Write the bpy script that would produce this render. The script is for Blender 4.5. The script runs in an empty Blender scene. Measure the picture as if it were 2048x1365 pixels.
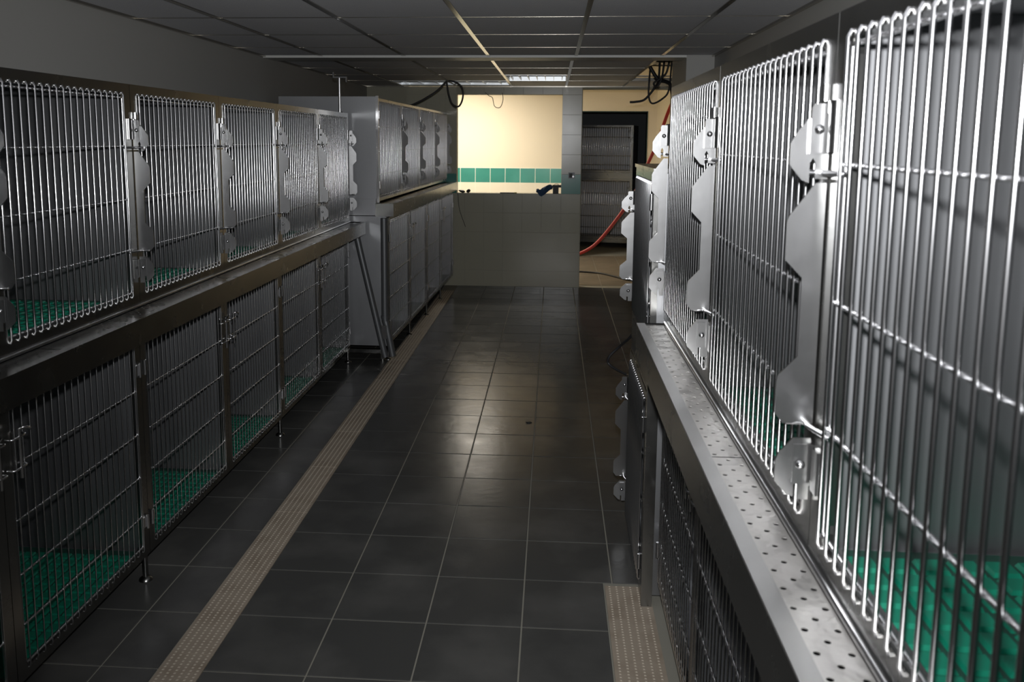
import bpy, bmesh, math, random
from mathutils import Vector, Matrix
random.seed(7)
scene = bpy.context.scene
COL = scene.collection

# ------------------------------------------------------------------ camera
F_PX, PITCH, YAW, ROLL = 1753.8, 0.1405, -0.0705, 0.006
CAM = Vector((0.0, 0.0, 1.672))
cam_data = bpy.data.cameras.new('camera')
cam = bpy.data.objects.new('camera', cam_data)
COL.objects.link(cam)
scene.camera = cam
fwd = Vector((math.sin(YAW) * math.cos(PITCH), math.cos(YAW) * math.cos(PITCH), -math.sin(PITCH)))
rt = Vector((math.cos(YAW), -math.sin(YAW), 0))
up = rt.cross(fwd)
rt2 = rt * math.cos(ROLL) + up * math.sin(ROLL)
up2 = -rt * math.sin(ROLL) + up * math.cos(ROLL)
m = Matrix((rt2, up2, -fwd)).transposed().to_4x4()
m.translation = CAM
cam.matrix_world = m
cam_data.sensor_width = 36.0
cam_data.sensor_fit = 'HORIZONTAL'
cam_data.lens = F_PX / 2048 * 36.0
cam_data.shift_x = 43.34 / 2048
cam_data.shift_y = -153.75 / 2048
cam_data.clip_start = 0.02
cam_data.clip_end = 60
cam_data.dof.use_dof = True
cam_data.dof.focus_distance = 4.2
cam_data.dof.aperture_fstop = 8.0

# ------------------------------------------------------------------ world, flash, room lamps, exposure
world = bpy.data.worlds.new('world')
scene.world = world
world.use_nodes = True
world.node_tree.nodes['Background'].inputs[0].default_value = (0.55, 0.6, 0.62, 1)
world.node_tree.nodes['Background'].inputs[1].default_value = 0.004

fl = bpy.data.lights.new('camera_flash', 'SPOT')
fl.energy = 300.0
fl.color = (0.97, 0.98, 1.0)
fl.spot_size = math.radians(100)
fl.spot_blend = 0.9
fl.shadow_soft_size = 0.022
flo = bpy.data.objects.new('camera_flash', fl)
COL.objects.link(flo)
flo.location = (0.0, 0.03, 1.785)
flo.rotation_euler = (Vector((0.0, 1.0, -0.04))).to_track_quat('-Z', 'Y').to_euler()

def area(name, loc, rot, sx, sy, power, color):
    l = bpy.data.lights.new(name, 'AREA')
    l.shape = 'RECTANGLE'; l.size = sx; l.size_y = sy
    l.energy = power; l.color = color
    o = bpy.data.objects.new(name, l)
    COL.objects.link(o)
    o.location = loc; o.rotation_euler = rot
    return o
# strip lamp on the ceiling of the lit room beyond the serving window
area('lit_room_lamp', (-1.40, 11.40, 2.46), (0.10, 0.12, 0), 1.3, 0.30, 80.0, (1.0, 0.93, 0.81))

scene.view_settings.view_transform = 'Standard'
scene.view_settings.look = 'None'
scene.view_settings.exposure = 0.0
scene.view_settings.gamma = 1.0
scene.view_settings.use_curve_mapping = False

# ------------------------------------------------------------------ materials
MATS = {}
def mat(name, color, rough=0.5, metal=0.0, spec=0.5, bump=None, var=None, rvar=None, stretch=None, world=False):
    """bump=(scale,strength,dist); var=(scale,color2,lo,hi); rvar=(scale,amount)"""
    M = bpy.data.materials.new(name); M.use_nodes = True
    nt = M.node_tree; N = nt.nodes; L = nt.links
    b = N['Principled BSDF']
    b.inputs['Base Color'].default_value = (*color, 1)
    b.inputs['Roughness'].default_value = rough
    b.inputs['Metallic'].default_value = metal
    b.inputs['Specular IOR Level'].default_value = spec
    tc = N.new('ShaderNodeTexCoord'); mp = N.new('ShaderNodeMapping')
    if world:
        ge = N.new('ShaderNodeNewGeometry'); L.new(ge.outputs['Position'], mp.inputs['Vector'])
    else: L.new(tc.outputs['Object'], mp.inputs['Vector'])
    if stretch: mp.inputs['Scale'].default_value = stretch
    if var:
        n = N.new('ShaderNodeTexNoise'); n.inputs['Scale'].default_value = var[0]; n.inputs['Detail'].default_value = 5
        L.new(mp.outputs[0], n.inputs['Vector'])
        r = N.new('ShaderNodeValToRGB')
        r.color_ramp.elements[0].position = var[2]; r.color_ramp.elements[0].color = (*color, 1)
        r.color_ramp.elements[1].position = var[3]; r.color_ramp.elements[1].color = (*var[1], 1)
        L.new(n.outputs['Fac'], r.inputs['Fac']); L.new(r.outputs['Color'], b.inputs['Base Color'])
    if rvar:
        n = N.new('ShaderNodeTexNoise'); n.inputs['Scale'].default_value = rvar[0]; n.inputs['Detail'].default_value = 4
        L.new(mp.outputs[0], n.inputs['Vector'])
        r = N.new('ShaderNodeMapRange')
        r.inputs['To Min'].default_value = max(0.02, rough - rvar[1]); r.inputs['To Max'].default_value = rough + rvar[1]
        L.new(n.outputs['Fac'], r.inputs['Value']); L.new(r.outputs[0], b.inputs['Roughness'])
    if bump:
        n = N.new('ShaderNodeTexNoise'); n.inputs['Scale'].default_value = bump[0]; n.inputs['Detail'].default_value = 3
        L.new(mp.outputs[0], n.inputs['Vector'])
        bp = N.new('ShaderNodeBump'); bp.inputs['Strength'].default_value = bump[1]; bp.inputs['Distance'].default_value = bump[2]
        L.new(n.outputs['Fac'], bp.inputs['Height']); L.new(bp.outputs[0], b.inputs['Normal'])
    MATS[name] = M
    return M

mat('steel', (0.27, 0.27, 0.26), 0.26, 1.0, rvar=(9, 0.06), bump=(4, 0.10, 0.01))
mat('steel_panel', (0.34, 0.345, 0.355), 0.44, 1.0, rvar=(7, 0.08), bump=(3, 0.12, 0.01), stretch=(1, 1, 0.25))
mat('steel_wavy', (0.82, 0.80, 0.77), 0.44, 1.0, bump=(14, 0.8, 0.014), rvar=(10, 0.08))
mat('steel_satin', (0.52, 0.52, 0.51), 0.38, 1.0, rvar=(10, 0.06), bump=(6, 0.12, 0.01))
mat('chrome', (0.66, 0.66, 0.67), 0.24, 1.0)
mat('bar_steel', (0.64, 0.64, 0.65), 0.205, 1.0)
mat('galvanised', (0.29, 0.29, 0.29), 0.28, 1.0, rvar=(45, 0.012), bump=(30, 0.04, 0.004))
mat('pipe_grey', (0.16, 0.165, 0.17), 0.45, 0.6)
mat('mat_green', (0.0, 0.13, 0.076), 0.45, 0.0, spec=0.35)
mat('mat_green_dark', (0.0, 0.03, 0.018), 0.6)
mat('slate', (0.066, 0.066, 0.063), 0.22, 0.0, spec=0.12, var=(2.6, (0.125, 0.122, 0.115), 0.46, 0.82), bump=(22, 0.18, 0.004), rvar=(6, 0.08), world=True)
mat('slate_lamplit', (0.15, 0.125, 0.095), 0.5, spec=0.15, var=(3.2, (0.20, 0.165, 0.125), 0.40, 0.75), bump=(22, 0.18, 0.004), world=True)  # copy of slate, lightened and browned: warm lamp light painted into the colour
mat('grout', (0.26, 0.25, 0.21), 0.8)
mat('drain_tile', (0.36, 0.30, 0.235), 0.6, var=(9, (0.27, 0.215, 0.16), 0.45, 0.75), bump=(60, 0.15, 0.003))
mat('drain_dot', (0.46, 0.40, 0.32), 0.6)
mat('paint_grey', (0.34, 0.335, 0.315), 0.6, bump=(60, 0.05, 0.003))
mat('wall_tile', (0.40, 0.385, 0.30), 0.22, spec=0.5, rvar=(3, 0.04))
mat('wall_grout', (0.36, 0.345, 0.27), 0.8)
mat('teal_tile', (0.04, 0.24, 0.20), 0.2, spec=0.5, var=(4, (0.055, 0.28, 0.235), 0.35, 0.7))
mat('cream_tile', (0.80, 0.735, 0.60), 0.35)
mat('cream_paint', (0.80, 0.72, 0.575), 0.7)
mat('cream_grout', (0.85, 0.82, 0.72), 0.8)
mat('ceiling_panel', (0.74, 0.74, 0.76), 0.85, var=(220, (0.64, 0.64, 0.66), 0.40, 0.62), bump=(260, 0.35, 0.002))
mat('tbar', (0.36, 0.34, 0.30), 0.20, 1.0)
mat('beam_white', (0.55, 0.55, 0.52), 0.45)
mat('dark_paint', (0.05, 0.06, 0.06), 0.6)
mat('matt_black', (0.012, 0.012, 0.012), 0.95, spec=0.05)
mat('dark_green', (0.01, 0.04, 0.035), 0.5)
mat('room_dark', (0.16, 0.17, 0.18), 0.7)
mat('slab', (0.10, 0.10, 0.10), 0.9)
mat('black_rubber', (0.012, 0.012, 0.013), 0.5)
mat('red_hose', (0.62, 0.035, 0.02), 0.38)
mat('white_wire', (0.25, 0.22, 0.18), 0.6)
mat('louvre', (0.80, 0.83, 0.85), 0.32, 0.85)
mat('blue_cloth', (0.045, 0.095, 0.19), 0.85, bump=(30, 0.3, 0.01))
mat('black_plastic', (0.02, 0.02, 0.018), 0.5)
mat('yellow_plastic', (0.35, 0.30, 0.05), 0.5)
mat('white_plastic', (0.6, 0.58, 0.52), 0.5)
mat('wood_film', (0.50, 0.42, 0.29), 0.55, var=(14, (0.34, 0.26, 0.16), 0.4, 0.7))

# ------------------------------------------------------------------ mesh helpers
class MB:
    def __init__(s): s.v = []; s.f = []
    def box(s, a, b):
        x0, y0, z0 = a; x1, y1, z1 = b
        if x0 > x1: x0, x1 = x1, x0
        if y0 > y1: y0, y1 = y1, y0
        if z0 > z1: z0, z1 = z1, z0
        n = len(s.v)
        s.v += [(x0,y0,z0),(x1,y0,z0),(x1,y1,z0),(x0,y1,z0),(x0,y0,z1),(x1,y0,z1),(x1,y1,z1),(x0,y1,z1)]
        s.f += [tuple(n+i for i in q) for q in ((0,3,2,1),(4,5,6,7),(0,1,5,4),(1,2,6,5),(2,3,7,6),(3,0,4,7))]
        return s
    def tube(s, pts, r, n=8, cap=True):
        pts = [Vector(p) for p in pts]
        base = len(s.v)
        ref = None
        rr = r if isinstance(r, (list, tuple)) else [r] * len(pts)
        for i, p in enumerate(pts):
            if i == 0: t = pts[1] - p
            elif i == len(pts) - 1: t = p - pts[i-1]
            else: t = (pts[i+1] - p).normalized() + (p - pts[i-1]).normalized()
            t.normalize()
            if ref is None:
                h = Vector((0,0,1)) if abs(t.z) < 0.9 else Vector((1,0,0))
                a = t.cross(h).normalized()
                ref = t
            else:
                a = (ref.rotation_difference(t) @ a); a = (a - t*a.dot(t)).normalized()
                ref = t
            b = t.cross(a).normalized()
            for k in range(n):
                th = 2*math.pi*k/n
                q = p + (a*math.cos(th) + b*math.sin(th))*rr[i]
                s.v.append(tuple(q))
        for i in range(len(pts)-1):
            for k in range(n):
                s.f.append((base+i*n+k, base+i*n+(k+1)%n, base+(i+1)*n+(k+1)%n, base+(i+1)*n+k))
        if cap:
            s.f.append(tuple(base+k for k in range(n))[::-1])
            s.f.append(tuple(base+(len(pts)-1)*n+k for k in range(n)))
        return s
    def prism(s, poly, fn, t0, t1):
        """poly 2D points; fn(a,b,t)->xyz"""
        n = len(s.v); k = len(poly)
        for t in (t0, t1):
            for a, b in poly: s.v.append(tuple(fn(a, b, t)))
        s.f.append(tuple(range(n, n+k))); s.f.append(tuple(range(n+k, n+2*k))[::-1])
        for i in range(k):
            j = (i+1) % k
            s.f.append((n+i, n+j, n+k+j, n+k+i))
        return s
    def ring(s, outer, inner, fn, t0, t1):
        """frame between two loops with the same number of points"""
        n = len(s.v); k = len(outer)
        for t in (t0, t1):
            for a, b in outer: s.v.append(tuple(fn(a, b, t)))
            for a, b in inner: s.v.append(tuple(fn(a, b, t)))
        o0, i0, o1, i1 = n, n+k, n+2*k, n+3*k
        for i in range(k):
            j = (i+1) % k
            s.f += [(o0+i,o0+j,i0+j,i0+i),(o1+i,i1+i,i1+j,o1+j),(o0+i,o1+i,o1+j,o0+j),(i0+i,i0+j,i1+j,i1+i)]
        return s
    def mesh(s, name, material, smooth=True):
        me = bpy.data.meshes.new(name)
        me.from_pydata(s.v, [], s.f)
        bm = bmesh.new(); bm.from_mesh(me)
        bmesh.ops.recalc_face_normals(bm, faces=bm.faces)
        bm.to_mesh(me); bm.free()
        me.materials.append(MATS[material])
        if smooth:
            me.polygons.foreach_set('use_smooth', [True]*len(me.polygons))
            me.set_sharp_from_angle(angle=math.radians(62))
        me.update()
        return me
    def build(s, name, material, parent=None, smooth=True, loc=None):
        return put(name, s.mesh(name, material, smooth), parent, loc)

def put(name, me, parent=None, loc=None):
    o = bpy.data.objects.new(name, me)
    COL.objects.link(o)
    if parent is not None: o.parent = parent
    if loc is not None: o.location = loc
    return o

def tag(o, label=None, cat=None, group=None, kind=None):
    if label: o['label'] = label
    if cat: o['category'] = cat
    if group: o['group'] = group
    if kind: o['kind'] = kind
    return o

def empty(name, loc, label, cat, group=None, rz=0.0):
    o = bpy.data.objects.new(name, None)
    COL.objects.link(o); o.location = loc; o.rotation_euler.z = rz
    o.empty_display_size = 0.1
    return tag(o, label, cat, group)

def arc(cx, cy, r, a0, a1, n):
    return [(cx + r*math.cos(a0+(a1-a0)*i/n), cy + r*math.sin(a0+(a1-a0)*i/n)) for i in range(n+1)]

def smooth_path(pts, n=6):
    """Catmull-Rom"""
    P = [Vector(p) for p in pts]; out = []
    for i in range(len(P)-1):
        p0 = P[max(i-1,0)]; p1 = P[i]; p2 = P[i+1]; p3 = P[min(i+2,len(P)-1)]
        for k in range(n):
            t = k/n
            out.append(0.5*((2*p1)+(-p0+p2)*t+(2*p0-5*p1+4*p2-p3)*t*t+(-p0+3*p1-3*p2+p3)*t**3))
    out.append(P[-1])
    return out

# ------------------------------------------------------------------ setting
CEIL = 2.27
YE = 9.99          # end wall
XL = -2.12         # left wall
XR = 1.12          # right wall
T = 1/3.0
TX0, TY0 = -0.751, 2.502

def struct(name, mb, material, parent=None, smooth=False):
    o = mb.build(name, material, parent, smooth)
    if parent is None: o['kind'] = 'structure'
    return o

floor = struct('floor', MB().box((-2.6, -1.6, -0.12), (2.2, 16.4, -0.003)), 'grout')
# slate floor tiles with recessed joints
LSX0, LSX1 = -1.226, -1.081       # left drain strip
RSX0, RSX1, RSY1 = 0.219, 0.385, 3.146
tile_cache = {}
def floor_tile(x0, x1, y0, y1, material='slate'):
    g = 0.0028
    w, h = round(x1-x0-2*g, 4), round(y1-y0-2*g, 4)
    if w < 0.02 or h < 0.02: return
    key = (w, h, material)
    if key not in tile_cache:
        b = 0.0015
        mb = MB()
        n = 0
        o = [(-w/2,-h/2),(w/2,-h/2),(w/2,h/2),(-w/2,h/2)]
        i = [(-w/2+b,-h/2+b),(w/2-b,-h/2+b),(w/2-b,h/2-b),(-w/2+b,h/2-b)]
        mb.v = [(*p,-0.004) for p in o]+[(*p,-0.001) for p in o]+[(*p,0.0) for p in i]
        mb.f = [(8,9,10,11)]
        for k in range(4):
            j = (k+1)%4
            mb.f += [(k,j,4+j,4+k),(4+k,4+j,8+j,8+k)]
        tile_cache[key] = mb.mesh('floor_tile', material, False)
    put('floor_tile', tile_cache[key], floor, ((x0+x1)/2, (y0+y1)/2, random.uniform(-0.0004, 0.0004)))
for r in range(-3, 23):
    y0 = TY0 + r*T; y1 = y0+T
    if y1 > YE+0.02: y1 = YE+0.02
    for c in range(-3, 4):
        x0 = TX0 + c*T; x1 = x0+T
        if x0 < LSX0 < x1: x1 = LSX0-0.002
        if c == 2 and y0 < RSY1-0.1: x1 = RSX0-0.002
        if c == 3 and y1 < RSY1+0.15: continue
        floor_tile(x0, x1, y0, y1)
    if y0 > 3.9:
        for c in (4, 5): floor_tile(TX0+c*T, TX0+(c+1)*T, y0, y1)
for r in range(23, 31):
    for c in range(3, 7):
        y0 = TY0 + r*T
        floor_tile(TX0+c*T, TX0+(c+1)*T, max(y0, YE+0.02), y0+T, 'slate_lamplit')  # lit room floor: same slate with the lamp glow in its colour

# beige drain strip tiles with raised dots
def drain(x0, x1, y0, y1, seed):
    mb = MB(); mb.box((x0+0.001, y0+0.002, -0.004), (x1-0.001, y1-0.002, 0.002))
    o = mb.build('drain_tile', 'drain_tile', floor, False)
    d = MB()
    rows = 6
    for i in range(rows):
        xx = x0 + (x1-x0)*(i+0.7)/(rows+0.4)
        n = int((y1-y0)/0.016)
        for k in range(n):
            yy = y0 + (k+0.5)*(y1-y0)/n
            s = 0.0042
            b = len(d.v)
            d.v += [(xx-s,yy-s,0.002),(xx+s,yy-s,0.002),(xx+s,yy+s,0.002),(xx-s,yy+s,0.002),(xx,yy,0.0046)]
            d.f += [(b,b+1,b+4),(b+1,b+2,b+4),(b+2,b+3,b+4),(b+3,b,b+4)]
    dd = d.build('raised_dots', 'drain_dot', o, False); dd['kind'] = 'stuff'
yy = 2.03
k = 0
while yy < 9.55:
    drain(LSX0, LSX1, yy, min(yy+0.555, 9.62), k); yy += 0.555; k += 1
yy = RSY1
for k in range(3):
    drain(RSX0, RSX1, yy-0.60, yy, 50+k); yy -= 0.60

# walls
wl = struct('wall_left', MB().box((XL-0.15, -1.6, 0), (XL, YE+0.12, CEIL+0.5)), 'paint_grey')
struct('wall_back', MB().box((-2.3, -1.75, 0), (2.0, -1.6, CEIL+0.5)), 'paint_grey')
struct('wall_right', MB().box((XR, -1.6, 0), (XR+0.12, 6.40, CEIL+0.5)), 'paint_grey')
struct('wall_pier', MB().box((0.925, 6.402, 0), (1.5, 7.15, CEIL+0.5)), 'paint_grey')
struct('wall_recess', MB().box((1.34, 7.15, 0), (1.5, YE, CEIL+0.5)), 'paint_grey')

WX0, WX1, WZ0, WZ1 = -1.097, 0.094, 1.073, 2.182
DX0, DX1, DZ1 = 0.318, 1.30, 2.24
we = MB()
we.box((XL, YE, 0), (WX0, YE+0.14, CEIL+0.02)); we.box((WX0, YE, 0), (WX1, YE+0.14, WZ0)); we.box((WX0, YE, WZ1), (WX1, YE+0.14, CEIL+0.02))
we.box((WX1, YE, 0), (DX0, YE+0.14, CEIL+0.02)); we.box((DX0, YE, DZ1), (DX1, YE+0.14, CEIL+0.02)); we.box((DX1, YE, 0), (1.6, YE+0.14, CEIL+0.02))
wall_end = struct('wall_end', we, 'wall_grout')
# glazed wall tiles on the end wall
WT = 0.2215
def wall_tile(x0, x1, z0, z1, y, material, parent, g=0.0016, name='wall_tile'):
    if x1-x0 < 0.015 or z1-z0 < 0.015: return
    MB().box((x0+g, y-0.004, z0+g), (x1-g, y+0.001, z1-g)).build(name, material, parent, False)
zr = [WZ0 - 5*WT + i*WT for i in range(12)]
for i in range(11):
    z0, z1 = max(zr[i], 0.0), min(zr[i+1], CEIL)
    for c in range(-9, 2):
        x0 = 0.0925 + c*0.2193; x1 = x0+0.2193
        if x1 <= -1.5: continue
        x0 = max(x0, XL); x1c = min(x1, DX0)
        teal = abs(zr[i]-WZ0) < 0.02
        if z0 >= WZ0-0.01 and z1 <= WZ1+0.01 and x0 >= WX0-0.03 and x1c <= WX1+0.01: continue
        zz1 = z1
        if z0 < WZ1 < z1 and x0 >= WX0-0.03 and x1c <= WX1+0.01:
            wall_tile(x0, x1c, WZ1, z1, YE, 'wall_tile', wall_end); continue
        xx1 = x1c
        if z0 >= WZ0-0.01 and z1 <= WZ1+0.12 and x0 < WX0 < x1c: xx1 = WX0
        xx0 = x0
        wall_tile(xx0, xx1, z0, zz1, YE, 'teal_tile' if teal else 'wall_tile', wall_end)

# ceiling of the kennel corridor: grid of panels, T-bars, white beam
ceil = struct('ceiling', MB().box((-2.3, -1.75, 2.72), (2.0, YE+0.14, 2.80)), 'slab')
gx = [XL, -1.690, -1.083, -0.473, 0.150, 0.752, XR]
gy_near = [-1.6, -0.6, 0.1, 0.8, 1.5, 2.2, 2.95, 3.70, 4.43, 5.15, 5.85, 6.40]
gy_far = [6.66, 7.50, 8.27, 9.09, YE]
pc = {}
def panel(x0, x1, y0, y1):
    g = 0.009
    w, h = round(x1-x0-2*g, 3), round(y1-y0-2*g, 3)
    if (w, h) not in pc:
        pc[(w, h)] = MB().box((-w/2, -h/2, 0), (w/2, h/2, 0.015)).mesh('ceiling_panel', 'ceiling_panel', False)
    put('ceiling_panel', pc[(w, h)], ceil, ((x0+x1)/2, (y0+y1)/2, CEIL+0.004))
for j in range(len(gy_near)-1):
    for i in range(6): panel(gx[i], gx[i+1], gy_near[j], gy_near[j+1])
gxf = [XL, -1.690, -1.083, -0.473, 0.130, 0.752, 1.34]
open_cells = {(3, 2), (5, 0), (5, 1), (5, 2), (1, 3), (2, 3)}
for j in range(4):
    for i in range(6):
        if (i, j) in open_cells: continue
        if i == 5 and j == 3: panel(gxf[5], DX1, gy_far[3], gy_far[4]); continue
        panel(gxf[i], gxf[i+1], gy_far[j], gy_far[j+1])
def tbar(a, b, w=0.024):
    (x0, y0), (x1, y1) = a, b
    if abs(x1-x0) < 1e-6: mb = MB().box((x0-w/2, y0, CEIL-0.002), (x0+w/2, y1, CEIL+0.002)); mb.box((x0-0.002, y0, CEIL+0.002), (x0+0.002, y1, CEIL+0.035))
    else: mb = MB().box((x0, y0-w/2*0.35, CEIL+0.002), (x1, y0+w/2*0.35, CEIL+0.0035)); mb.box((x0, y0-0.002, CEIL+0.0018), (x1, y0+0.002, CEIL+0.035))
    mb.build('ceiling_bar', 'tbar', ceil, False)
for x in gx[1:6]: tbar((x, -1.6), (x, 6.40))
for y in gy_near[1:-1]: tbar((XL, y), (XR, y))
for x in gxf[1:6]: tbar((x, 6.66), (x, YE))
for y in gy_far[1:4]: tbar((XL, y), (0.752, y))
tbar((0.752, 9.09), (1.30, 9.09))
MB().box((XL, -1.6, CEIL-0.008), (XL+0.02, YE, CEIL+0.004)).build('edge_trim', 'tbar', ceil, False)
MB().box((XR-0.02, -1.6, CEIL-0.008), (XR, 6.4, CEIL+0.004)).build('edge_trim', 'tbar', ceil, False)
MB().box((XL, YE-0.02, CEIL-0.008), (DX1, YE-0.005, CEIL+0.004)).build('edge_trim', 'tbar', ceil, False)
bm_ = MB().box((XL, 6.40, CEIL-0.012), (0.925, 6.66, CEIL+0.06))
struct('trim_1', bm_, 'beam_white')

# the lit room behind
YB = 12.70
wb = MB()
BDX0, BDX1, BDZ = 0.33, 1.315, 2.09
wb.box((XL, YB, 0), (BDX0, YB+0.12, 2.6)); wb.box((BDX0, YB, BDZ), (BDX1, YB+0.12, 2.6)); wb.box((BDX1, YB, 0), (1.6, YB+0.12, 2.6))
wall_room = struct('wall_far', wb, 'cream_paint')
struct('wall_far_right', MB().box((1.45, YE+0.14, 0), (1.6, YB, 2.6)), 'cream_paint')
struct('wall_far_left', MB().box((XL-0.15, YE+0.12, 0), (XL, YB, 2.6)), 'cream_paint')
struct('ceiling_far', MB().box((-2.3, YE+0.1, 2.5), (1.7, YB+0.1, 2.6)), 'cream_paint')
struct('trim_2', MB().box((BDX0-0.0, YB-0.008, BDZ-0.012), (BDX1+0.012, YB+0.125, BDZ)).box((BDX1-0.0, YB-0.008, 0), (BDX1+0.012, YB+0.125, BDZ)), 'dark_green')
for c in range(0, 9):
    x0 = -1.555 + c*0.2163
    x1 = min(x0+0.2163, BDX0)
    wall_tile(x0, x1, 1.065, 1.277, YB, 'teal_tile', wall_room, 0.004)
    for k in range(2):
        wall_tile(x0, x1, 1.065-(k+1)*0.2163, 1.065-k*0.2163, YB, 'cream_tile', wall_room, 0.003)
MB().box((-1.56, YB-0.002, 0.6), (BDX0, YB+0.001, 1.281)).build('tile_bed', 'cream_grout', wall_room, False)

# dark room beyond the inner door
struct('wall_dark_back', MB().box((-0.6, 16.1, 0), (2.4, 16.25, 2.7)), 'room_dark')
struct('wall_dark_left', MB().box((-0.75, YB+0.12, 0), (-0.6, 16.1, 2.7)), 'room_dark')
struct('wall_dark_right', MB().box((1.95, YB+0.12, 0), (2.1, 16.1, 2.7)), 'room_dark')
struct('ceiling_dark', MB().box((-0.8, YB+0.12, 2.6), (2.2, 16.2, 2.7)), 'room_dark')

# ------------------------------------------------------------------ steel cages
ORD = ['nearest', 'second', 'third', 'fourth', 'fifth', 'sixth', 'seventh']
mesh_cache = {}
def cached(key, make):
    if key not in mesh_cache: mesh_cache[key] = make()
    return mesh_cache[key]

def rrect(y0, y1, z0, z1, r, n=3):
    if r <= 0: r = 0.0005
    P = []
    P += arc(y1-r, z1-r, r, 0, math.pi/2, n)
    P += arc(y0+r, z1-r, r, math.pi/2, math.pi, n)
    P += arc(y0+r, z0+r, r, math.pi, 1.5*math.pi, n)
    P += arc(y1-r, z0+r, r, 1.5*math.pi, 2*math.pi, n)
    return P

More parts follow.
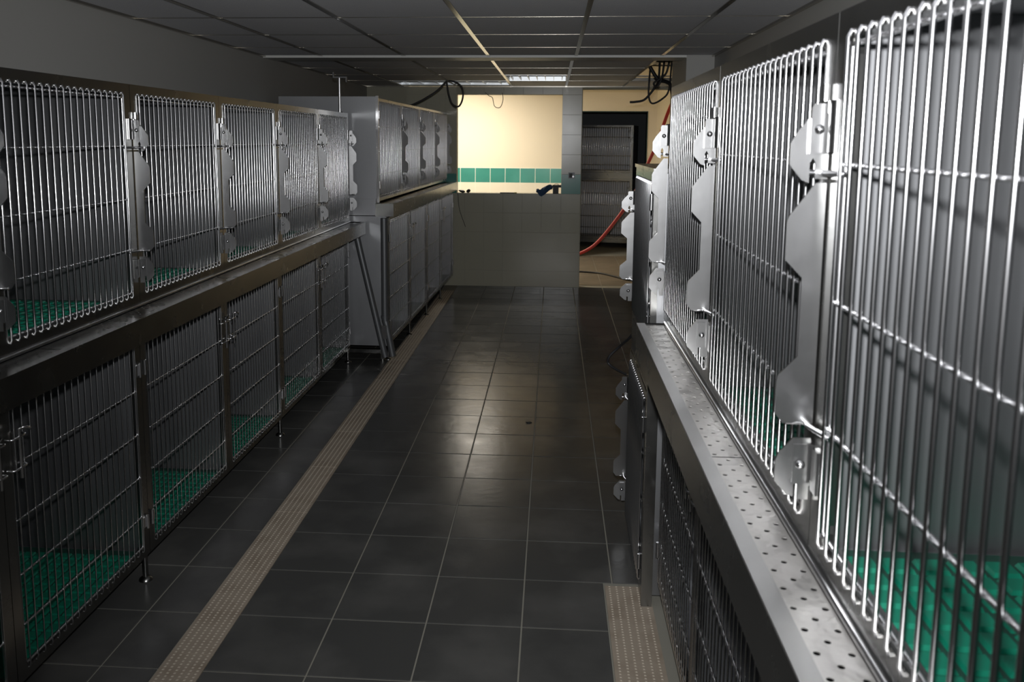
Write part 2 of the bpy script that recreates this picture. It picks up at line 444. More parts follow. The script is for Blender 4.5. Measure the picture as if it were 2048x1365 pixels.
def cage(label, group, s, x, y0, w, z0, z1, depth, style, single_bars=True, latch=True, rz=0.0,
         nbars=20, hz=None, hinge_far=False, feet=(), end_near=False, end_far=False, rail_mat='steel', bar_r=0.0034,
         top=0.040, bot=0.040, side=0.050, name='steel_cage', latch_style='fin'):
    """s=+1: front faces +x (left bank); s=-1: front faces -x. Local: (o outward*s, y along, z)."""
    root = empty(name, (x, y0, z0), label, 'cage', group, rz)
    H = z1-z0
    k0 = (s, round(w,3), round(H,3), style, nbars)
    P = lambda o, y, z: (s*o, y, z)
    # --- shell
    g = 0.002
    t = 0.004
    MB().box(P(-depth, g, g), P(-depth+t, w-g, H-g)).build('back_panel', 'steel_panel', root, False)
    MB().box(P(-depth+t, g, g), P(-0.004, g+t, H-g)).build('side_panel', 'steel_panel', root, False)
    MB().box(P(-depth+t, w-g-t, g), P(-0.004, w-g, H-g)).build('side_panel', 'steel_panel', root, False)
    MB().box(P(-depth+t, g+t, g), P(-0.004, w-g-t, g+t)).build('bottom_panel', 'steel_panel', root, False)
    MB().box(P(-depth+t, g+t, H-g-t), P(-0.004, w-g-t, H-g)).build('top_panel', 'steel_panel', root, False)
    # --- front frame with rounded opening
    oy0, oy1, oz0, oz1 = side, w-side, bot, H-top
    def mk():
        mb = MB()
        n = 3
        outer = rrect(g*0.7, w-g*0.7, 0.001, H-0.001, 0.002, n)
        inner = rrect(oy0, oy1, oz0, oz1, 0.022, n)
        mb.ring(outer, inner, lambda a, b, tt: P(tt, a, b), -0.022, 0.0)
        return mb.mesh('front_frame', rail_mat, False)
    put('front_frame', cached(k0+('frame', rail_mat, side, top, bot), mk), root)
    # --- door
    dy0, dy1, dz0, dz1 = oy0+0.006, oy1-0.006, oz0-0.004, oz1+0.004
    def mkd():
        mb = MB()
        r = 0.004
        for zz in (oz0+0.010, oz1-0.010): mb.tube([P(-0.004, dy0-0.004, zz), P(-0.004, dy1+0.004, zz)], r, 8)
        for yy in (dy0-0.004, dy1+0.004): mb.tube([P(-0.004, yy, oz0+0.010), P(-0.004, yy, oz1-0.010)], r, 8)
        return mb.mesh('door', 'chrome')
    door = put('door', cached(k0+('door',side,top,bot), mkd), root)
    bz0, bz1 = oz0-0.006, oz1+0.006
    def bar_into(mb, yy):
        mb.tube([P(-0.006, yy, bz0+0.002), P(0.002, yy, bz0-0.001), P(0.0055, yy, bz0+0.008), P(0.0055, yy, bz1-0.008), P(0.002, yy, bz1+0.001), P(-0.006, yy, bz1-0.002)], bar_r, 8)
    ys = [dy0+0.004+(dy1-dy0-0.008)*i/(nbars-1) for i in range(nbars)]
    hz = hz or [0.206, 0.386, 0.574]
    hext = (0.0, 0.0)
    if single_bars:
        def mkb():
            mb = MB(); bar_into(mb, 0.0); return mb.mesh('vertical_bar', 'bar_steel')
        me = cached(k0+('bar', bar_r), mkb)
        for yy in ys: put('vertical_bar', me, door, (0, yy, 0))
        def mkh():
            mb = MB(); mb.tube([P(-0.0015, dy0-0.006, 0), P(-0.0015, dy1+0.006, 0)], 0.0036, 8); return mb.mesh('cross_bar', 'chrome')
        me = cached(k0+('hbar',), mkh)
        for zz in hz: put('cross_bar', me, door, (0, 0, zz))
    else:
        def mkg():
            mb = MB()
            for yy in ys: bar_into(mb, yy)
            for zz in hz: mb.tube([P(-0.0015, dy0-0.006, zz), P(-0.0015, dy1+0.006, zz)], 0.0036, 6)
            return mb.mesh('bar_grille', 'bar_steel')
        gq = put('bar_grille', cached(k0+('grille', bar_r, tuple(hz)), mkg), door); gq['kind'] = 'stuff'
    # --- hinges on the near side (or far side)
    hy = (w-side*0.45) if hinge_far else side*0.45
    dirn = -1 if hinge_far else 1
    def mkhinge():
        mb = MB()
        mb.tube([P(0.006, hy, -0.028), P(0.006, hy, 0.028)], 0.0065, 8)
        mb.box(P(0.0, hy, -0.020), P(0.004, hy+dirn*0.026, 0.020))
        return mb.mesh('hinge', 'chrome')
    me = cached(k0+('hinge', hinge_far, side), mkhinge)
    for zz in (H*0.16, H*0.84): put('hinge', me, door, (0, 0, zz))
    # --- latch
    if latch and latch_style == 'fin':
        q = H/0.795
        tilt = 0.13 if (s > 0 and style == 'upper') else 0.0
        def fin(mb, poly, t0, t1):
            mb.prism([(a, b*q) for a, b in poly], lambda a, b, tt: P(a, tt + a*tilt, b), t0, t1)
        fy = w+0.004
        def mkplate():
            mb = MB()
            fin(mb, [(.003,.556),(.018,.556),(.052,.508),(.055,.500),(.055,.445),(.030,.418),(.030,.300),(.056,.272),(.058,.262),(.058,.214),(.046,.198),(.003,.198)], fy, fy+0.003)
            return mb.mesh('latch_plate', 'galvanised', False)
        put('latch_plate', cached(k0+('plate',), mkplate), door)
        def mktop():
            mb = MB()
            sl = [(.003,.655),(.026,.655),(.046,.630),(.056,.612),(.056,.582),(.038,.560),(.028,.556),(.028,.585),(.024,.592),(.020,.585),(.020,.562),(.003,.562)]
            fin(mb, sl, fy-0.001, fy+0.002)
            return mb.mesh('latch_hook', 'galvanised', False)
        put('latch_hook', cached(k0+('hook',), mktop), door)
        def mkbr():
            mb = MB()
            fin(mb, [(.010,.668),(.028,.668),(.031,.662),(.031,.598),(.010,.598)], fy-0.009, fy-0.003)
            return mb.mesh('latch_bracket', 'galvanised', False)
        put('latch_bracket', cached(k0+('brk',), mkbr), door)
        def mkbot():
            mb = MB()
            fin(mb, [(.004,.176),(.030,.176),(.050,.152),(.054,.140),(.054,.108),(.034,.086),(.026,.084),(.026,.104),(.020,.104),(.020,.080),(.004,.080)], fy-0.001, fy+0.002)
            fin(mb, [(.010,.168),(.030,.168),(.030,.108),(.010,.108)], fy-0.007, fy-0.003)
            return mb.mesh('latch_foot', 'galvanised', False)
        put('latch_foot', cached(k0+('foot',), mkbot), door)
        def mkbolt():
            mb = MB()
            mb.tube([P(0.020, fy-0.010+0.02*tilt, 0), P(0.020, fy-0.014+0.02*tilt, 0), P(0.020, fy-0.0165+0.02*tilt, 0)], [0.007, 0.006, 0.002], 10)
            return mb.mesh('bolt', 'chrome')
        me = cached(k0+('bolt',), mkbolt)
        put('bolt', me, door, (0, 0, .632*q)); put('bolt', me, door, (0, 0, .138*q))
        def mkrod():
            mb = MB()
            mb.tube(smooth_path([P(-0.0015, dy1-0.01, 0), P(0.004, dy1+0.008, 0), P(0.012, w-0.014, 0), P(0.013, w+0.006, 0), P(0.026, w+0.0075, 0), P(0.040, w+0.009, 0)], 3), 0.0042, 8)
            return mb.mesh('latch_rod', 'chrome')
        me = cached(k0+('rod',), mkrod)
        for zz in (0.571*q, 0.199*q): put('latch_rod', me, door, (0, 0, zz))
        # rounded keeper sleeves either side of the post seam
        def mksl():
            mb = MB()
            for yc in (-0.019, 0.0):
                pass
            poly = [(0.0, -0.012)] + [(0.003+0.0085*math.cos(a), 0.012*math.sin(a)) for a in [(-90+180*i/10)*math.pi/180 for i in range(11)]] + [(0.0, 0.012)]
            mb.prism(poly, lambda a, b, tt: P(a, b, tt), 0.600*q, 0.672*q)
            return mb.mesh('keeper_sleeve', 'galvanised')
        me = cached(k0+('sl',), mksl)
        def mksl2():
            mb = MB(); mb.box(P(0.0, -0.012, 0.100*q), P(0.005, 0.012, 0.165*q)); return mb.mesh('keeper_tab', 'galvanised', False)
        me2 = cached(k0+('sl2',), mksl2)
        put('keeper_tab', me2, door, (0, w-0.020, 0)); put('keeper_tab', me2, door, (0, w+0.018, 0))
        put('keeper_sleeve', me, door, (0, w-0.020, 0)); put('keeper_sleeve', me, door, (0, w+0.018, 0))
    elif latch and latch_style == 'rod':
        ly = dy0 if hinge_far else dy1          # latch is opposite the hinge
        d = 1 if hinge_far else -1
        def mkl():
            mb = MB()
            c = H*0.80
            for zz in (c-0.045, c+0.045):
                mb.tube(smooth_path([P(0.0, ly+d*0.03, zz), P(0.022, ly+d*0.028, zz), P(0.026, ly-d*0.01, zz), P(0.024, ly-d*0.034, zz), P(0.004, ly-d*0.036, zz)], 3), 0.0035, 7)
            mb.tube([P(0.026, ly-d*0.004, c-0.075), P(0.026, ly-d*0.004, c+0.070)], 0.0045, 8)
            mb.tube(smooth_path([P(0.026, ly-d*0.004, c+0.068), P(0.038, ly, c+0.074), P(0.040, ly+d*0.02, c+0.066), P(0.036, ly+d*0.032, c+0.060)], 3), 0.0038, 7)
            return mb.mesh('latch', 'chrome')
        put('latch', mkl(), door)
        mb = MB(); mb.box(P(0.0, ly-d*0.012, H*0.80-0.06), P(0.004, ly+d*0.012, H*0.80+0.06)); mb.build('latch_plate', 'steel', door, False)
    # --- feet
    for fy_ in feet:
        mb = MB()
        mb.tube([P(-0.018, fy_, -z0+0.004), P(-0.018, fy_, 0.0)], 0.011, 10)
        mb.tube([P(-0.018, fy_, -z0), P(-0.018, fy_, -z0+0.008), P(-0.018, fy_, -z0+0.016)], [0.026, 0.024, 0.011], 12)
        mb.build('foot', 'steel', root)
    return root

def mat_object(label, group, s, x, y0, w, z, depth, pads_single=False):
    root = empty('floor_mat', (x, y0, z), label, 'mat', group)
    P = lambda o, y, zz: (s*o, y, zz)
    MB().box(P(-0.02, 0.02, 0.0), P(-depth+0.02, w-0.02, 0.006)).build('base_sheet', 'mat_green_dark', root, False)
    pitch = 0.047
    nx = int((depth-0.05)/pitch); ny = int((w-0.05)/pitch)
    h = 0.0195
    def pad(mb, cx, cy):
        b = len(mb.v); e = 0.003
        mb.v += [(cx-h,cy-h,0.006),(cx+h,cy-h,0.006),(cx+h,cy+h,0.006),(cx-h,cy+h,0.006),(cx-h+e,cy-h+e,0.012),(cx+h-e,cy-h+e,0.012),(cx+h-e,cy+h-e,0.012),(cx-h+e,cy+h-e,0.012)]
        mb.f += [(b+4,b+5,b+6,b+7)]+[(b+i,b+(i+1)%4,b+4+(i+1)%4,b+4+i) for i in range(4)]
    if pads_single:
        def mk():
            mb = MB(); pad(mb, 0, 0); return mb.mesh('mat_pad', 'mat_green', False)
        me = cached(('pad',), mk)
        for i in range(nx):
            for j in range(ny):
                put('mat_pad', me, root, (s*(-0.045-pitch*i), 0.045+pitch*j, 0))
    else:
        mb = MB()
        for i in range(nx):
            for j in range(ny): pad(mb, s*(-0.045-pitch*i), 0.045+pitch*j)
        o = mb.build('mat_pads', 'mat_green', root, False); o['kind'] = 'stuff'
    return root

def perforated(x0, x1, y0, y1, z, nc, pitch, r):
    """flat sheet with round holes in a staggered pattern (real openings)"""
    mb = MB()
    ny = max(1, int(round((y1-y0)/pitch)))
    cx = (x1-x0)/nc; cy = (y1-y0)/ny
    for j in range(ny):
        for i in range(nc):
            ax, ay = x0+i*cx, y0+j*cy
            b = len(mb.v)
            if (i+j) % 2 == 0:
                mx, my = ax+cx/2, ay+cy/2
                O = [(ax+cx,my),(ax+cx,ay+cy),(mx,ay+cy),(ax,ay+cy),(ax,my),(ax,ay),(mx,ay),(ax+cx,ay)]
                I = [(mx+r*math.cos(k*math.pi/4), my+r*math.sin(k*math.pi/4)) for k in range(8)]
                mb.v += [(p[0],p[1],z) for p in O]+[(p[0],p[1],z) for p in I]+[(p[0],p[1],z-0.0012) for p in I]
                for k in range(8):
                    q = (k+1) % 8
                    mb.f += [(b+k,b+q,b+8+q,b+8+k),(b+8+k,b+8+q,b+16+q,b+16+k)]
            else:
                mb.v += [(ax,ay,z),(ax+cx,ay,z),(ax+cx,ay+cy,z),(ax,ay+cy,z)]
                mb.f += [(b,b+1,b+2,b+3)]
    return mb

def shelf(label, s, xin, xout, y0, y1, ztop, lip, nseg, nc=3, pitch=0.021, r=0.0042, rim=0.028, pan='steel_wavy', rim_mat='steel_satin'):
    """drip gutter between the rows: perforated pan, flat rim with a deep front lip, back rail, trough"""
    root = empty('drip_shelf', (0, 0, 0), label, 'shelf')
    lo, hi = min(xin, xout), max(xin, xout)
    inner_lo = lo+rim if s < 0 else lo+0.010
    inner_hi = hi-rim if s > 0 else hi-0.010
    for k in range(nseg):
        a = y0+(y1-y0)*k/nseg; b = y0+(y1-y0)*(k+1)/nseg
        perforated(inner_lo, inner_hi, a+0.002, b-0.002, ztop-0.005, nc, pitch, r).build('perforated_pan', pan, root, False)
    mb = MB()
    ro0, ro1 = (lo, lo+rim) if s < 0 else (hi-rim, hi)
    mb.box((ro0, y0, ztop-0.004), (ro1, y1, ztop))
    mb.build('rim', rim_mat, root, False)
    lx = lo if s < 0 else hi
    MB().box((lx, y0, ztop-lip), (lx-s*0.003, y1, ztop-0.0041)).build('front_lip', 'steel', root, False)
    MB().box((lx-s*0.003, y0, ztop-lip), (lx-s*0.020, y1, ztop-lip+0.003)).build('lip_return', 'steel', root, False)
    bx0, bx1 = (hi-0.010, hi) if s < 0 else (lo, lo+0.010)
    mb = MB(); mb.tube([((bx0+bx1)/2, y0, ztop+0.001), ((bx0+bx1)/2, y1, ztop+0.001)], 0.006, 10)
    mb.build('back_rail', 'chrome', root)
    MB().box((lo+0.004, y0+0.004, ztop-0.060), (hi-0.002, y1-0.004, ztop-0.056)).box((lo+0.004, y0, ztop-lip+0.004), (hi, y0+0.003, ztop)).box((lo+0.004, y1-0.003, ztop-lip+0.004), (hi, y1, ztop)).build('trough', 'matt_black', root, False)
    return root

# ---- left bank beside the left wall
XLF = -1.50; W1 = 0.834; Y1_0 = 2.225-0.834
ZU0, ZU1 = 1.070, 1.862
LZ0, LZ1 = 0.105, 0.965
for i in range(6):
    y = Y1_0 + i*W1
    cage('upper steel cage of the long left bank, %s from the camera' % ORD[i], 'upper cages of the left bank', +1, XLF, y, W1, ZU0, ZU1, 0.60, 'upper')
    mat_object('green floor mat in the %s upper cage of the left bank' % ORD[i], 'green floor mats', +1, XLF-0.01, y, W1, ZU0+0.007, 0.58)
LH = [0.165, 0.318, 0.482, 0.647]
for i in range(6):
    y = Y1_0 + i*W1
    far_h = (i % 2 == 1)
    cage('lower steel cage of the long left bank, %s from the camera' % ORD[i], 'lower cages of the left bank', +1, XLF-0.01, y, W1, LZ0, LZ1, 0.58, 'lower',
         hz=LH, hinge_far=far_h, latch_style='rod', feet=((W1-0.01,) if far_h else ()), bar_r=0.0022, top=0.03, bot=0.035, side=0.045)
    mat_object('green floor mat in the %s lower cage of the left bank' % ORD[i], 'green floor mats', +1, XLF-0.02, y, W1, LZ0+0.007, 0.56)
shelf('long perforated steel drip shelf between the two rows of the left bank', +1, XLF, -1.378, Y1_0, 6.385, 1.068, 0.088, 5, nc=5, pitch=0.024, r=0.004, pan='steel', rim_mat='steel')

# ---- right bank close to the camera
XRF = 0.388; W2 = 0.867
for i in range(3):
    y = 0.40 + i*W2
    cage('bright upper steel cage of the right bank, %s from the camera' % ORD[i], 'upper cages of the right bank', -1, XRF, y, W2, 1.068, 1.850, 0.66, 'upper', nbars=21)
    mat_object('%s green pad mat in the upper row of the right bank' % ORD[i], 'green floor mats', -1, XRF+0.01, y, W2, 1.068+0.007, 0.64, pads_single=(i == 0))
W3 = 0.745
for i in range(3):
    y = 0.75 + i*W3
    cage('dark lower steel cage of the right bank, %s from the camera' % ORD[i], 'lower cages of the right bank', -1, XRF+0.008, y, W3, 0.10, 0.968, 0.65, 'lower',
         hz=LH, hinge_far=(i == 2), latch_style='rod', bar_r=0.0022, top=0.03, bot=0.035, side=0.040, nbars=18, feet=(0.02,), latch=(i != 0))
shelf('perforated steel drip shelf of the right bank with bright wavy pan', -1, XRF, 0.288, 0.42, 2.925, 1.066, 0.105, 2, nc=3, pitch=0.026, r=0.0046)

# ---- single protruding cage stack behind the right bank
XR2 = 0.345
r2u = cage('upper cage of the low protruding stack beyond the right bank', 'cages of the protruding stack', -1, XR2, 3.03, 0.67, 0.935, 1.565, 0.62, 'upper2', single_bars=False, nbars=18, hz=[0.17, 0.32, 0.46], rail_mat='steel')
r2l = cage('lower cage of the low protruding stack beyond the right bank', 'cages of the protruding stack', -1, XR2-0.004, 3.03, 0.67, 0.03, 0.790, 0.62, 'lower2', single_bars=False, nbars=18, hz=[0.17, 0.34, 0.52], rail_mat='steel')
st = empty('steel_stand', (0, 0, 0), 'steel corner post and top sheet of the protruding stack beyond the right bank', 'stand')
MB().box((XR2-0.004, 3.003, 0.0), (XR2+0.035, 3.028, 0.935)).build('corner_post', 'steel', st, False)
MB().box((XR2+0.0, 3.03, 0.792), (XR2+0.62, 3.70, 0.933)).build('middle_band', 'steel', st, False)
MB().box((XR2-0.005, 3.02, 1.566), (XR2+0.62, 3.705, 1.580)).build('top_sheet', 'steel', st, False)

# ---- second left bank, further along and standing out more
RZ = -0.025
def L2(x, y):      # bank frame -> world
    c, s_ = math.cos(RZ), math.sin(RZ)
    return (-1.293 + c*x - s_*y, 6.47 + s_*x + c*y)
W4 = 0.872
for i in range(4):
    p = L2(0.0, i*W4)
    cage('upper cage of the far left bank with taller frame, %s from the camera' % ORD[i], 'upper cages of the far left bank', +1, p[0], p[1], W4, 1.215, 1.975, 0.74, 'upper3', single_bars=False, rz=RZ, nbars=20, bar_r=0.0026, hz=[0.20, 0.37, 0.55], top=0.03, bot=0.03, side=0.03)
    p = L2(0.070, i*W4)
    cage('lower cage of the far left bank, %s from the camera' % ORD[i], 'lower cages of the far left bank', +1, p[0], p[1], W4, 0.125, 1.095, 0.22, 'lower3', single_bars=False, rz=RZ, nbars=20, bar_r=0.0018, hz=[0.18, 0.36, 0.54, 0.72], latch_style='rod', hinge_far=(i % 2 == 1), top=0.03, bot=0.03, side=0.03, feet=(0.03,))
root = empty('drip_shelf', (*L2(0, 0), 0), 'deep steel drip shelf along the front of the far left bank', 'shelf', None, RZ)
MB().box((-0.02, -0.03, 1.190), (0.115, 4*W4+0.06, 1.200)).build('top_sheet', 'steel', root, False)
MB().box((0.112, -0.03, 1.105), (0.116, 4*W4+0.06, 1.1899)).build('front_lip', 'steel', root, False)
MB().box((-0.02, -0.034, 1.105), (0.116, -0.0301, 1.200)).build('end_cap', 'steel', root, False)
root = empty('end_panel', (*L2(0, 0), 0), 'tall plain steel end panel closing the far left bank', 'panel', None, RZ)
MB().box((-0.745, -0.012, 1.235), (0.004, -0.004, 1.985)).build('upper_sheet', 'steel_panel', root, False)
MB().box((-0.745, -0.010, 1.110), (-0.02, -0.004, 1.230)).build('middle_sheet', 'steel_panel', root, False)
MB().box((-0.745, -0.014, 0.115), (0.058, -0.004, 1.105)).build('lower_sheet', 'steel_panel', root, False)
MB().box((-0.012, -0.020, 1.205), (0.008, -0.0121, 1.990)).build('corner_strip', 'chrome', root, False)
MB().box((-0.745, -0.014, 0.055), (0.030, 0.03, 0.085)).build('base_rail', 'steel', root, False)
for k, xx in enumerate((-0.70, 0.015)):
    mb = MB(); mb.box((xx-0.012, -0.012, 0.012), (xx+0.012, 0.012, 0.055)); mb.tube([(xx, 0, 0), (xx, 0, 0.012)], 0.02, 10)
    mb.build('foot', 'steel', root)

# ---- drain pipes in front of the far left bank
d = empty('drain_pipe', (-1.43, 6.33, 0), 'slanting grey drain pipe leaning from the left bank shelf', 'pipe')
mb = MB(); mb.tube([(0, 0, 0.955), (0.02, 0, 0.86), (0.19, 0, 0.10), (0.20, 0, 0.06)], 0.024, 14); mb.build('tube', 'pipe_grey', d)
d = empty('drain_pipe', (-1.235, 6.36, 0), 'upright grey drain pipe with a bent lower end', 'pipe')
mb = MB(); mb.tube(smooth_path([(0, 0, 1.10), (0, 0, 0.70), (0.0, 0, 0.36), (0.010, 0, 0.30), (0.055, 0, 0.06)], 4), 0.026, 14); mb.build('tube', 'pipe_grey', d)
mb = MB(); mb.tube([(0.0, 0, 0.35), (0.0, 0, 0.37)], 0.030, 14); mb.build('collar', 'pipe_grey', d)
MB().box((-0.020, -0.040, 0.20), (0.018, -0.032, 0.30)).box((-0.005, -0.034, 0.22), (0.015, -0.005, 0.28)).build('clip', 'galvanised', d, False)

# ---- steel rod from the left bank up to the ceiling
d = empty('steel_rod', (-1.535, 6.30, 1.862), 'thin polished rod standing on the far end of the left bank', 'rod')
mb = MB(); mb.tube([(0, 0, 0.0), (0, 0, 0.245)], 0.010, 12); mb.build('rod', 'chrome', d)
mb = MB(); mb.tube([(0, 0, 0.0), (0, 0, 0.006)], 0.022, 12); mb.build('base_flange', 'steel', d)
MB().box((-0.045, -0.012, 0.245), (0.055, 0.012, 0.253)).box((-0.045, -0.012, 0.253), (-0.038, 0.012, 0.285)).box((0.048, -0.012, 0.215), (0.055, 0.012, 0.245)).build('top_bracket', 'pipe_grey', d, False)

# ---- cage stack in the dark room seen through the doorway
cdoor = dict(single_bars=False, nbars=26, top=0.03, bot=0.03, side=0.035)
def front_cage(label, x0, y, w, z0, z1, hz):
    o = cage(label, 'cages in the dark room', +1, x0, y, w, z0, z1, 0.7, 'front', hz=hz, latch_style='rod', rz=-math.pi/2-0.20, bar_r=0.004, **cdoor)
    return o
front_cage('upper wide cage in the dark room behind the inner doorway', 0.28, 14.0, 0.97, 1.185, 1.915, [0.12, 0.26, 0.40, 0.55])
front_cage('lower wide cage in the dark room behind the inner doorway', 0.28, 14.0, 0.97, 0.14, 1.085, [0.18, 0.36, 0.54, 0.72])
st = empty('steel_stand', (0.28, 14.0, 0), 'steel base and middle band of the cages in the dark room', 'stand', None, -0.20)
MB().box((0, -0.005, 1.087), (0.97, 0.6, 1.183)).build('middle_band', 'steel', st, False)
MB().box((0, -0.005, 0.08), (0.97, 0.6, 0.138)).build('base_band', 'steel', st, False)
for xx in (0.05, 0.92):
    for yy in (0.03, 0.55):
        mb = MB(); mb.tube([(xx, yy, 0), (xx, yy, 0.08)], 0.015, 8); mb.build('foot', 'steel', st)

# ------------------------------------------------------------------ ceiling fittings
def troffer(label, x0, x1, y0, y1, deep, open_=False):
    r = empty('ceiling_light', ((x0+x1)/2, (y0+y1)/2, CEIL), label, 'light')
    w, h = (x1-x0)/2-0.015, (y1-y0)/2-0.015
    mb = MB()
    mb.box((-w, -h, deep), (w, h, deep+0.004)); mb.box((-w, h-0.004, 0), (w, h, deep)); mb.box((-w, -h, 0), (w, -h+0.004, deep)); mb.box((-w, -h, 0), (-w+0.004, h, deep)); mb.box((w-0.004, -h, 0), (w, h, deep))
    mb.build('housing', 'louvre', r, False)
    n = 7
    for k in range(n):
        xx = -w + 2*w*(k+0.5)/n
        MB().box((xx-0.002, -h+0.005, 0.004), (xx+0.002, h-0.005, 0.030)).build('louvre_blade', 'louvre', r, False)
    for k in range(2):
        yy = -h*0.45 + k*h*0.9
        mb = MB(); mb.tube([(-w+0.03, yy, deep-0.03), (w-0.03, yy, deep-0.03)], 0.013, 10); mb.build('tube_lamp', 'white_plastic', r)
    return r
troffer('unlit recessed louvre light in the ceiling before the serving window', -0.473, 0.130, 8.27, 9.09, 0.075)
troffer('dull recessed light strip at the far left edge of the ceiling', -1.690, -0.473, 9.09, 9.75, 0.06)
r = empty('cable_tray', (1.03, 8.1, 2.36), 'perforated metal cable tray inside the open ceiling gap', 'cable tray')
perforated(-0.26, 0.28, -0.12, 0.12, 0, 14, 0.06, 0.012).build('tray_floor', 'galvanised', r, False)
MB().box((-0.26, -0.124, 0), (0.28, -0.120, 0.05)).box((-0.26, 0.120, 0), (0.28, 0.124, 0.05)).build('tray_side', 'galvanised', r, False)
r = empty('cable_tray', (1.03, 9.0, 2.31), 'plain metal cable tray at the back of the open ceiling gap', 'cable tray')
MB().box((-0.26, -0.10, 0), (0.28, 0.05, 0.004)).build('tray_floor', 'galvanised', r, False)

def cable(name, label, pts, rad, material, cat='cable', n=8):
    mb = MB(); mb.tube(smooth_path(pts, n), rad, 8)
    return tag(mb.build(name, material), label, cat)
cable('electric_cable', 'black cable hanging straight out of the ceiling gap towards the doorway', [(0.671,8,2.016),(0.72,8,2.018),(0.803,8,2.04),(0.887,8,2.143),(0.92,8.02,2.215),(0.93,8.05,2.36)], 0.010, 'black_rubber')
cable('electric_cable', 'black cable hanging in a deep loop below the ceiling gap', [(0.85,8.05,2.36),(0.838,8,2.23),(0.835,8,2.078),(0.868,8,2.005),(0.956,8,2.045),(1.011,8,2.125),(1.03,8.02,2.36)], 0.008, 'black_rubber')
cable('electric_cable', 'thick black cable bundle crossing the ceiling gap slantwise', [(0.82,7.9,2.33),(0.90,7.92,2.215),(0.98,7.95,2.19),(1.02,7.97,2.16),(1.05,8,2.05)], 0.017, 'black_rubber')
cable('electric_cable', 'black cable tangle dropping from the tray to the right wall', [(0.99,7.85,2.38),(0.965,7.85,2.26),(0.90,7.85,2.20),(0.86,7.85,2.17),(0.89,7.86,2.14),(0.93,7.86,2.22),(0.95,7.88,2.38)], 0.009, 'black_rubber')
cable('electric_cable', 'black cable looping down beside the serving window', [(-1.08,8.9,2.262),(-1.071,8.9,2.20),(-1.056,8.9,2.119),(-1.021,8.9,2.03),(-0.955,8.9,2.008),(-0.915,8.9,2.095),(-0.925,8.9,2.193),(-0.986,8.9,2.245),(-1.06,8.9,2.26)], 0.009, 'black_rubber')
cable('electric_cable', 'black cable running slantwise from the ceiling to the far left bank', [(-1.08,8.9,2.255),(-1.198,8.9,2.143),(-1.427,8.9,2.02),(-1.62,8.9,1.985)], 0.010, 'black_rubber')
cable('thin_wire', 'thin pale wire dangling at the top edge of the serving window', [(-0.772,9.985,2.20),(-0.73,9.93,2.165),(-0.688,9.93,2.14),(-0.665,9.93,2.05),(-0.604,9.93,2.036),(-0.571,9.93,2.116),(-0.582,9.985,2.20)], 0.004, 'white_wire')
cable('thin_wire', 'thin dark wire hanging down the tiles below the serving window', [(-1.085,9.975,1.075),(-1.079,9.97,1.05),(-1.062,9.975,0.885),(-0.993,9.978,0.686)], 0.003, 'black_rubber')
cable('electric_cable', 'thin black cable lying on the floor inside the lit doorway', [(0.20,11.18,0.012),(0.362,11.168,0.012),(0.611,11.06,0.012),(0.782,10.80,0.012),(0.92,10.56,0.012),(1.15,10.40,0.012)], 0.011, 'black_rubber')
cable('electric_cable', 'black cable bowing out at the far corner of the protruding stack', [(0.37,3.695,0.90),(0.345,3.74,0.835),(0.309,3.83,0.772),(0.262,3.85,0.714),(0.271,3.85,0.675),(0.361,3.76,0.648),(0.40,3.695,0.64)], 0.006, 'black_rubber')
cable('hose', 'bright red hose sagging across the lit doorway', [(1.40,10.34,2.24),(1.294,10.3,1.981),(1.191,10.3,1.657),(1.058,10.3,1.341),(0.951,10.3,1.08),(0.785,10.3,0.816),(0.56,10.3,0.52),(0.40,10.3,0.39),(0.20,10.32,0.31),(-0.1,10.34,0.20)], 0.019, 'red_hose', 'hose')

# ------------------------------------------------------------------ small things on the sill and wall
r = empty('wall_socket', (0.208, YE-0.004, 1.283), 'small open metal socket box on the teal tile beside the doorway', 'socket')
MB().box((-0.036, -0.008, -0.034), (0.036, 0.0, 0.034)).build('frame', 'pipe_grey', r, False)
MB().box((-0.026, -0.010, -0.024), (0.010, -0.0081, 0.024)).build('insert', 'black_plastic', r, False)
mb = MB(); mb.tube([(0.018, -0.008, -0.012), (0.018, -0.014, -0.012)], 0.011, 10); mb.build('knob', 'galvanised', r)

def lump(name, label, cat, c, size, material, seed, sub=2, parent=None):
    rnd = random.Random(seed)
    bm = bmesh.new(); bmesh.ops.create_icosphere(bm, subdivisions=sub, radius=1)
    off = [Vector((rnd.uniform(-1,1), rnd.uniform(-1,1), rnd.uniform(-1,1))) for _ in range(9)]
    for v in bm.verts:
        k = 1 + 0.28*sum(max(0, v.co.dot(o.normalized()))**4 * (1 if i % 2 else -1) for i, o in enumerate(off))
        v.co *= k
        v.co.x *= size[0]; v.co.y *= size[1]; v.co.z *= size[2]
    mz = min(v.co.z for v in bm.verts)
    for v in bm.verts: v.co.z -= mz
    me = bpy.data.meshes.new(name); bm.to_mesh(me); bm.free()
    me.materials.append(MATS[material])
    me.polygons.foreach_set('use_smooth', [True]*len(me.polygons))
    o = put(name, me, parent, c)
    if parent is None: tag(o, label, cat)
    return o
SY = YE+0.02
lump('rubble_lump', 'flat dark lump at the left end of the window sill', 'rubble', (-1.035, SY, WZ0), (0.040, 0.03, 0.016), 'black_plastic', 3)
lump('rubble_lump', 'taller dark lump beside the flat one on the window sill', 'rubble', (-0.965, SY, WZ0), (0.024, 0.025, 0.022), 'black_plastic', 5)
r = empty('hand_tool', (-0.51, SY, WZ0), 'short flat black and yellow tool lying on the middle of the sill', 'tool')
MB().box((-0.09, -0.015, 0), (0.07, 0.015, 0.010)).build('bar', 'black_plastic', r, False)
MB().box((0.0701, -0.013, 0), (0.10, 0.013, 0.012)).build('tip', 'yellow_plastic', r, False)
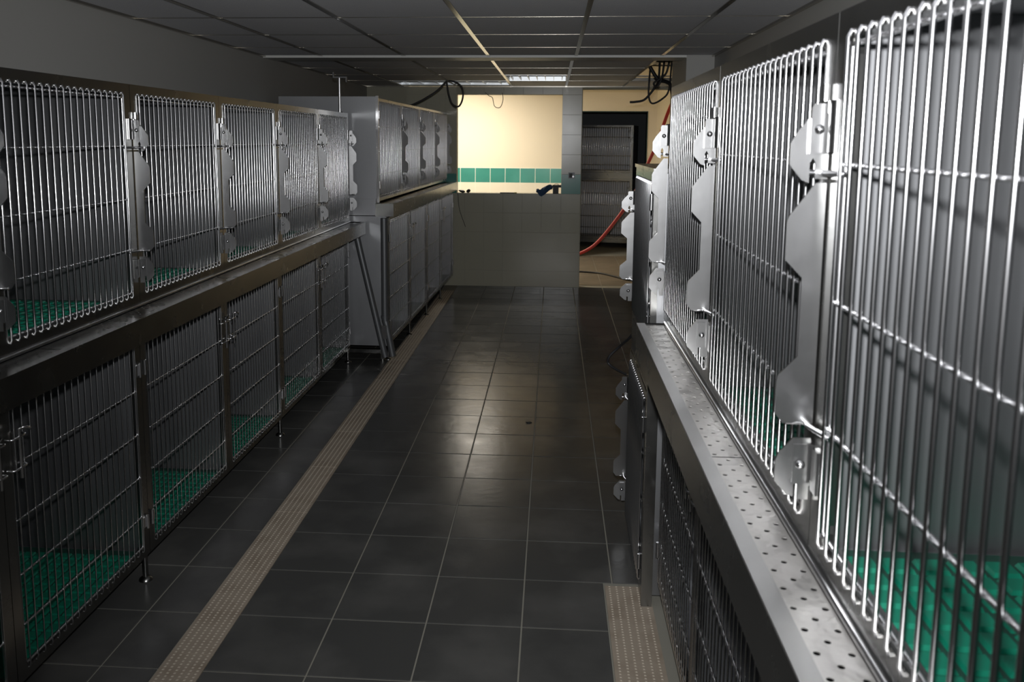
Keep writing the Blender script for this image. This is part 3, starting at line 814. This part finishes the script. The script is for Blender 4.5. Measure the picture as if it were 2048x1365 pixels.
# crumpled blue cloth draped over the sill edge
rnd = random.Random(11)
mb = MB(); nu, nv = 16, 8
top = [(-0.185,1.128),(-0.165,1.132),(-0.145,1.118),(-0.120,1.140),(-0.08,1.162),(-0.045,1.180),(-0.012,1.176),(0.0,1.150)]
botm = [(-0.190,1.092),(-0.170,1.082),(-0.150,1.052),(-0.128,1.042),(-0.098,1.062),(-0.065,1.090),(-0.030,1.120),(-0.004,1.130)]
def lerp_list(Lst, t):
    f = t*(len(Lst)-1); i = min(int(f), len(Lst)-2); f -= i
    return (Lst[i][0]*(1-f)+Lst[i+1][0]*f, Lst[i][1]*(1-f)+Lst[i+1][1]*f)
for layer in (0, 1):
    for i in range(nu+1):
        a = lerp_list(top, i/nu); b = lerp_list(botm, i/nu)
        for j in range(nv+1):
            t = j/nv
            yy = YE-0.022 + 0.014*math.sin(i*1.1+j*0.8) + rnd.uniform(-0.003, 0.003) + layer*(0.010+0.03*math.sin(math.pi*t))
            mb.v.append((a[0]*(1-t)+b[0]*t, yy, a[1]*(1-t)+b[1]*t))
nn = (nu+1)*(nv+1)
for i in range(nu):
    for j in range(nv):
        q = i*(nv+1)+j
        mb.f += [(q, q+1, q+nv+2, q+nv+1), (nn+q, nn+q+nv+1, nn+q+nv+2, nn+q+1)]
edge = [j for j in range(nv+1)] + [i*(nv+1)+nv for i in range(1, nu+1)] + [nu*(nv+1)+j for j in range(nv-1, -1, -1)] + [i*(nv+1) for i in range(nu-1, 0, -1)]
for a, b in zip(edge, edge[1:]+edge[:1]): mb.f.append((a, b, nn+b, nn+a))
tag(mb.build('cloth', 'blue_cloth'), 'crumpled blue cloth hanging over the edge of the window sill', 'cloth')
r = empty('tool_box', (0.045, SY, WZ0), 'small dark box with a wider lid at the right end of the sill', 'box')
MB().box((-0.045, -0.02, 0), (0.020, 0.03, 0.072)).build('body', 'black_plastic', r, False)
MB().box((-0.050, -0.024, 0.0721), (0.048, 0.034, 0.100)).build('lid', 'black_plastic', r, False)
mb = MB(); mb.tube(smooth_path([(-0.03, -0.024, 0.10), (-0.02, -0.024, 0.112), (0.01, -0.024, 0.112), (0.02, -0.024, 0.10)], 3), 0.003, 6); mb.build('handle', 'black_plastic', r)
# debris crumb on the floor
lump('debris_crumb', 'small dark crumb of debris on the floor tiles mid corridor', 'debris', (-0.12, 5.06, 0.0), (0.022, 0.012, 0.004), 'black_plastic', 8, 1)
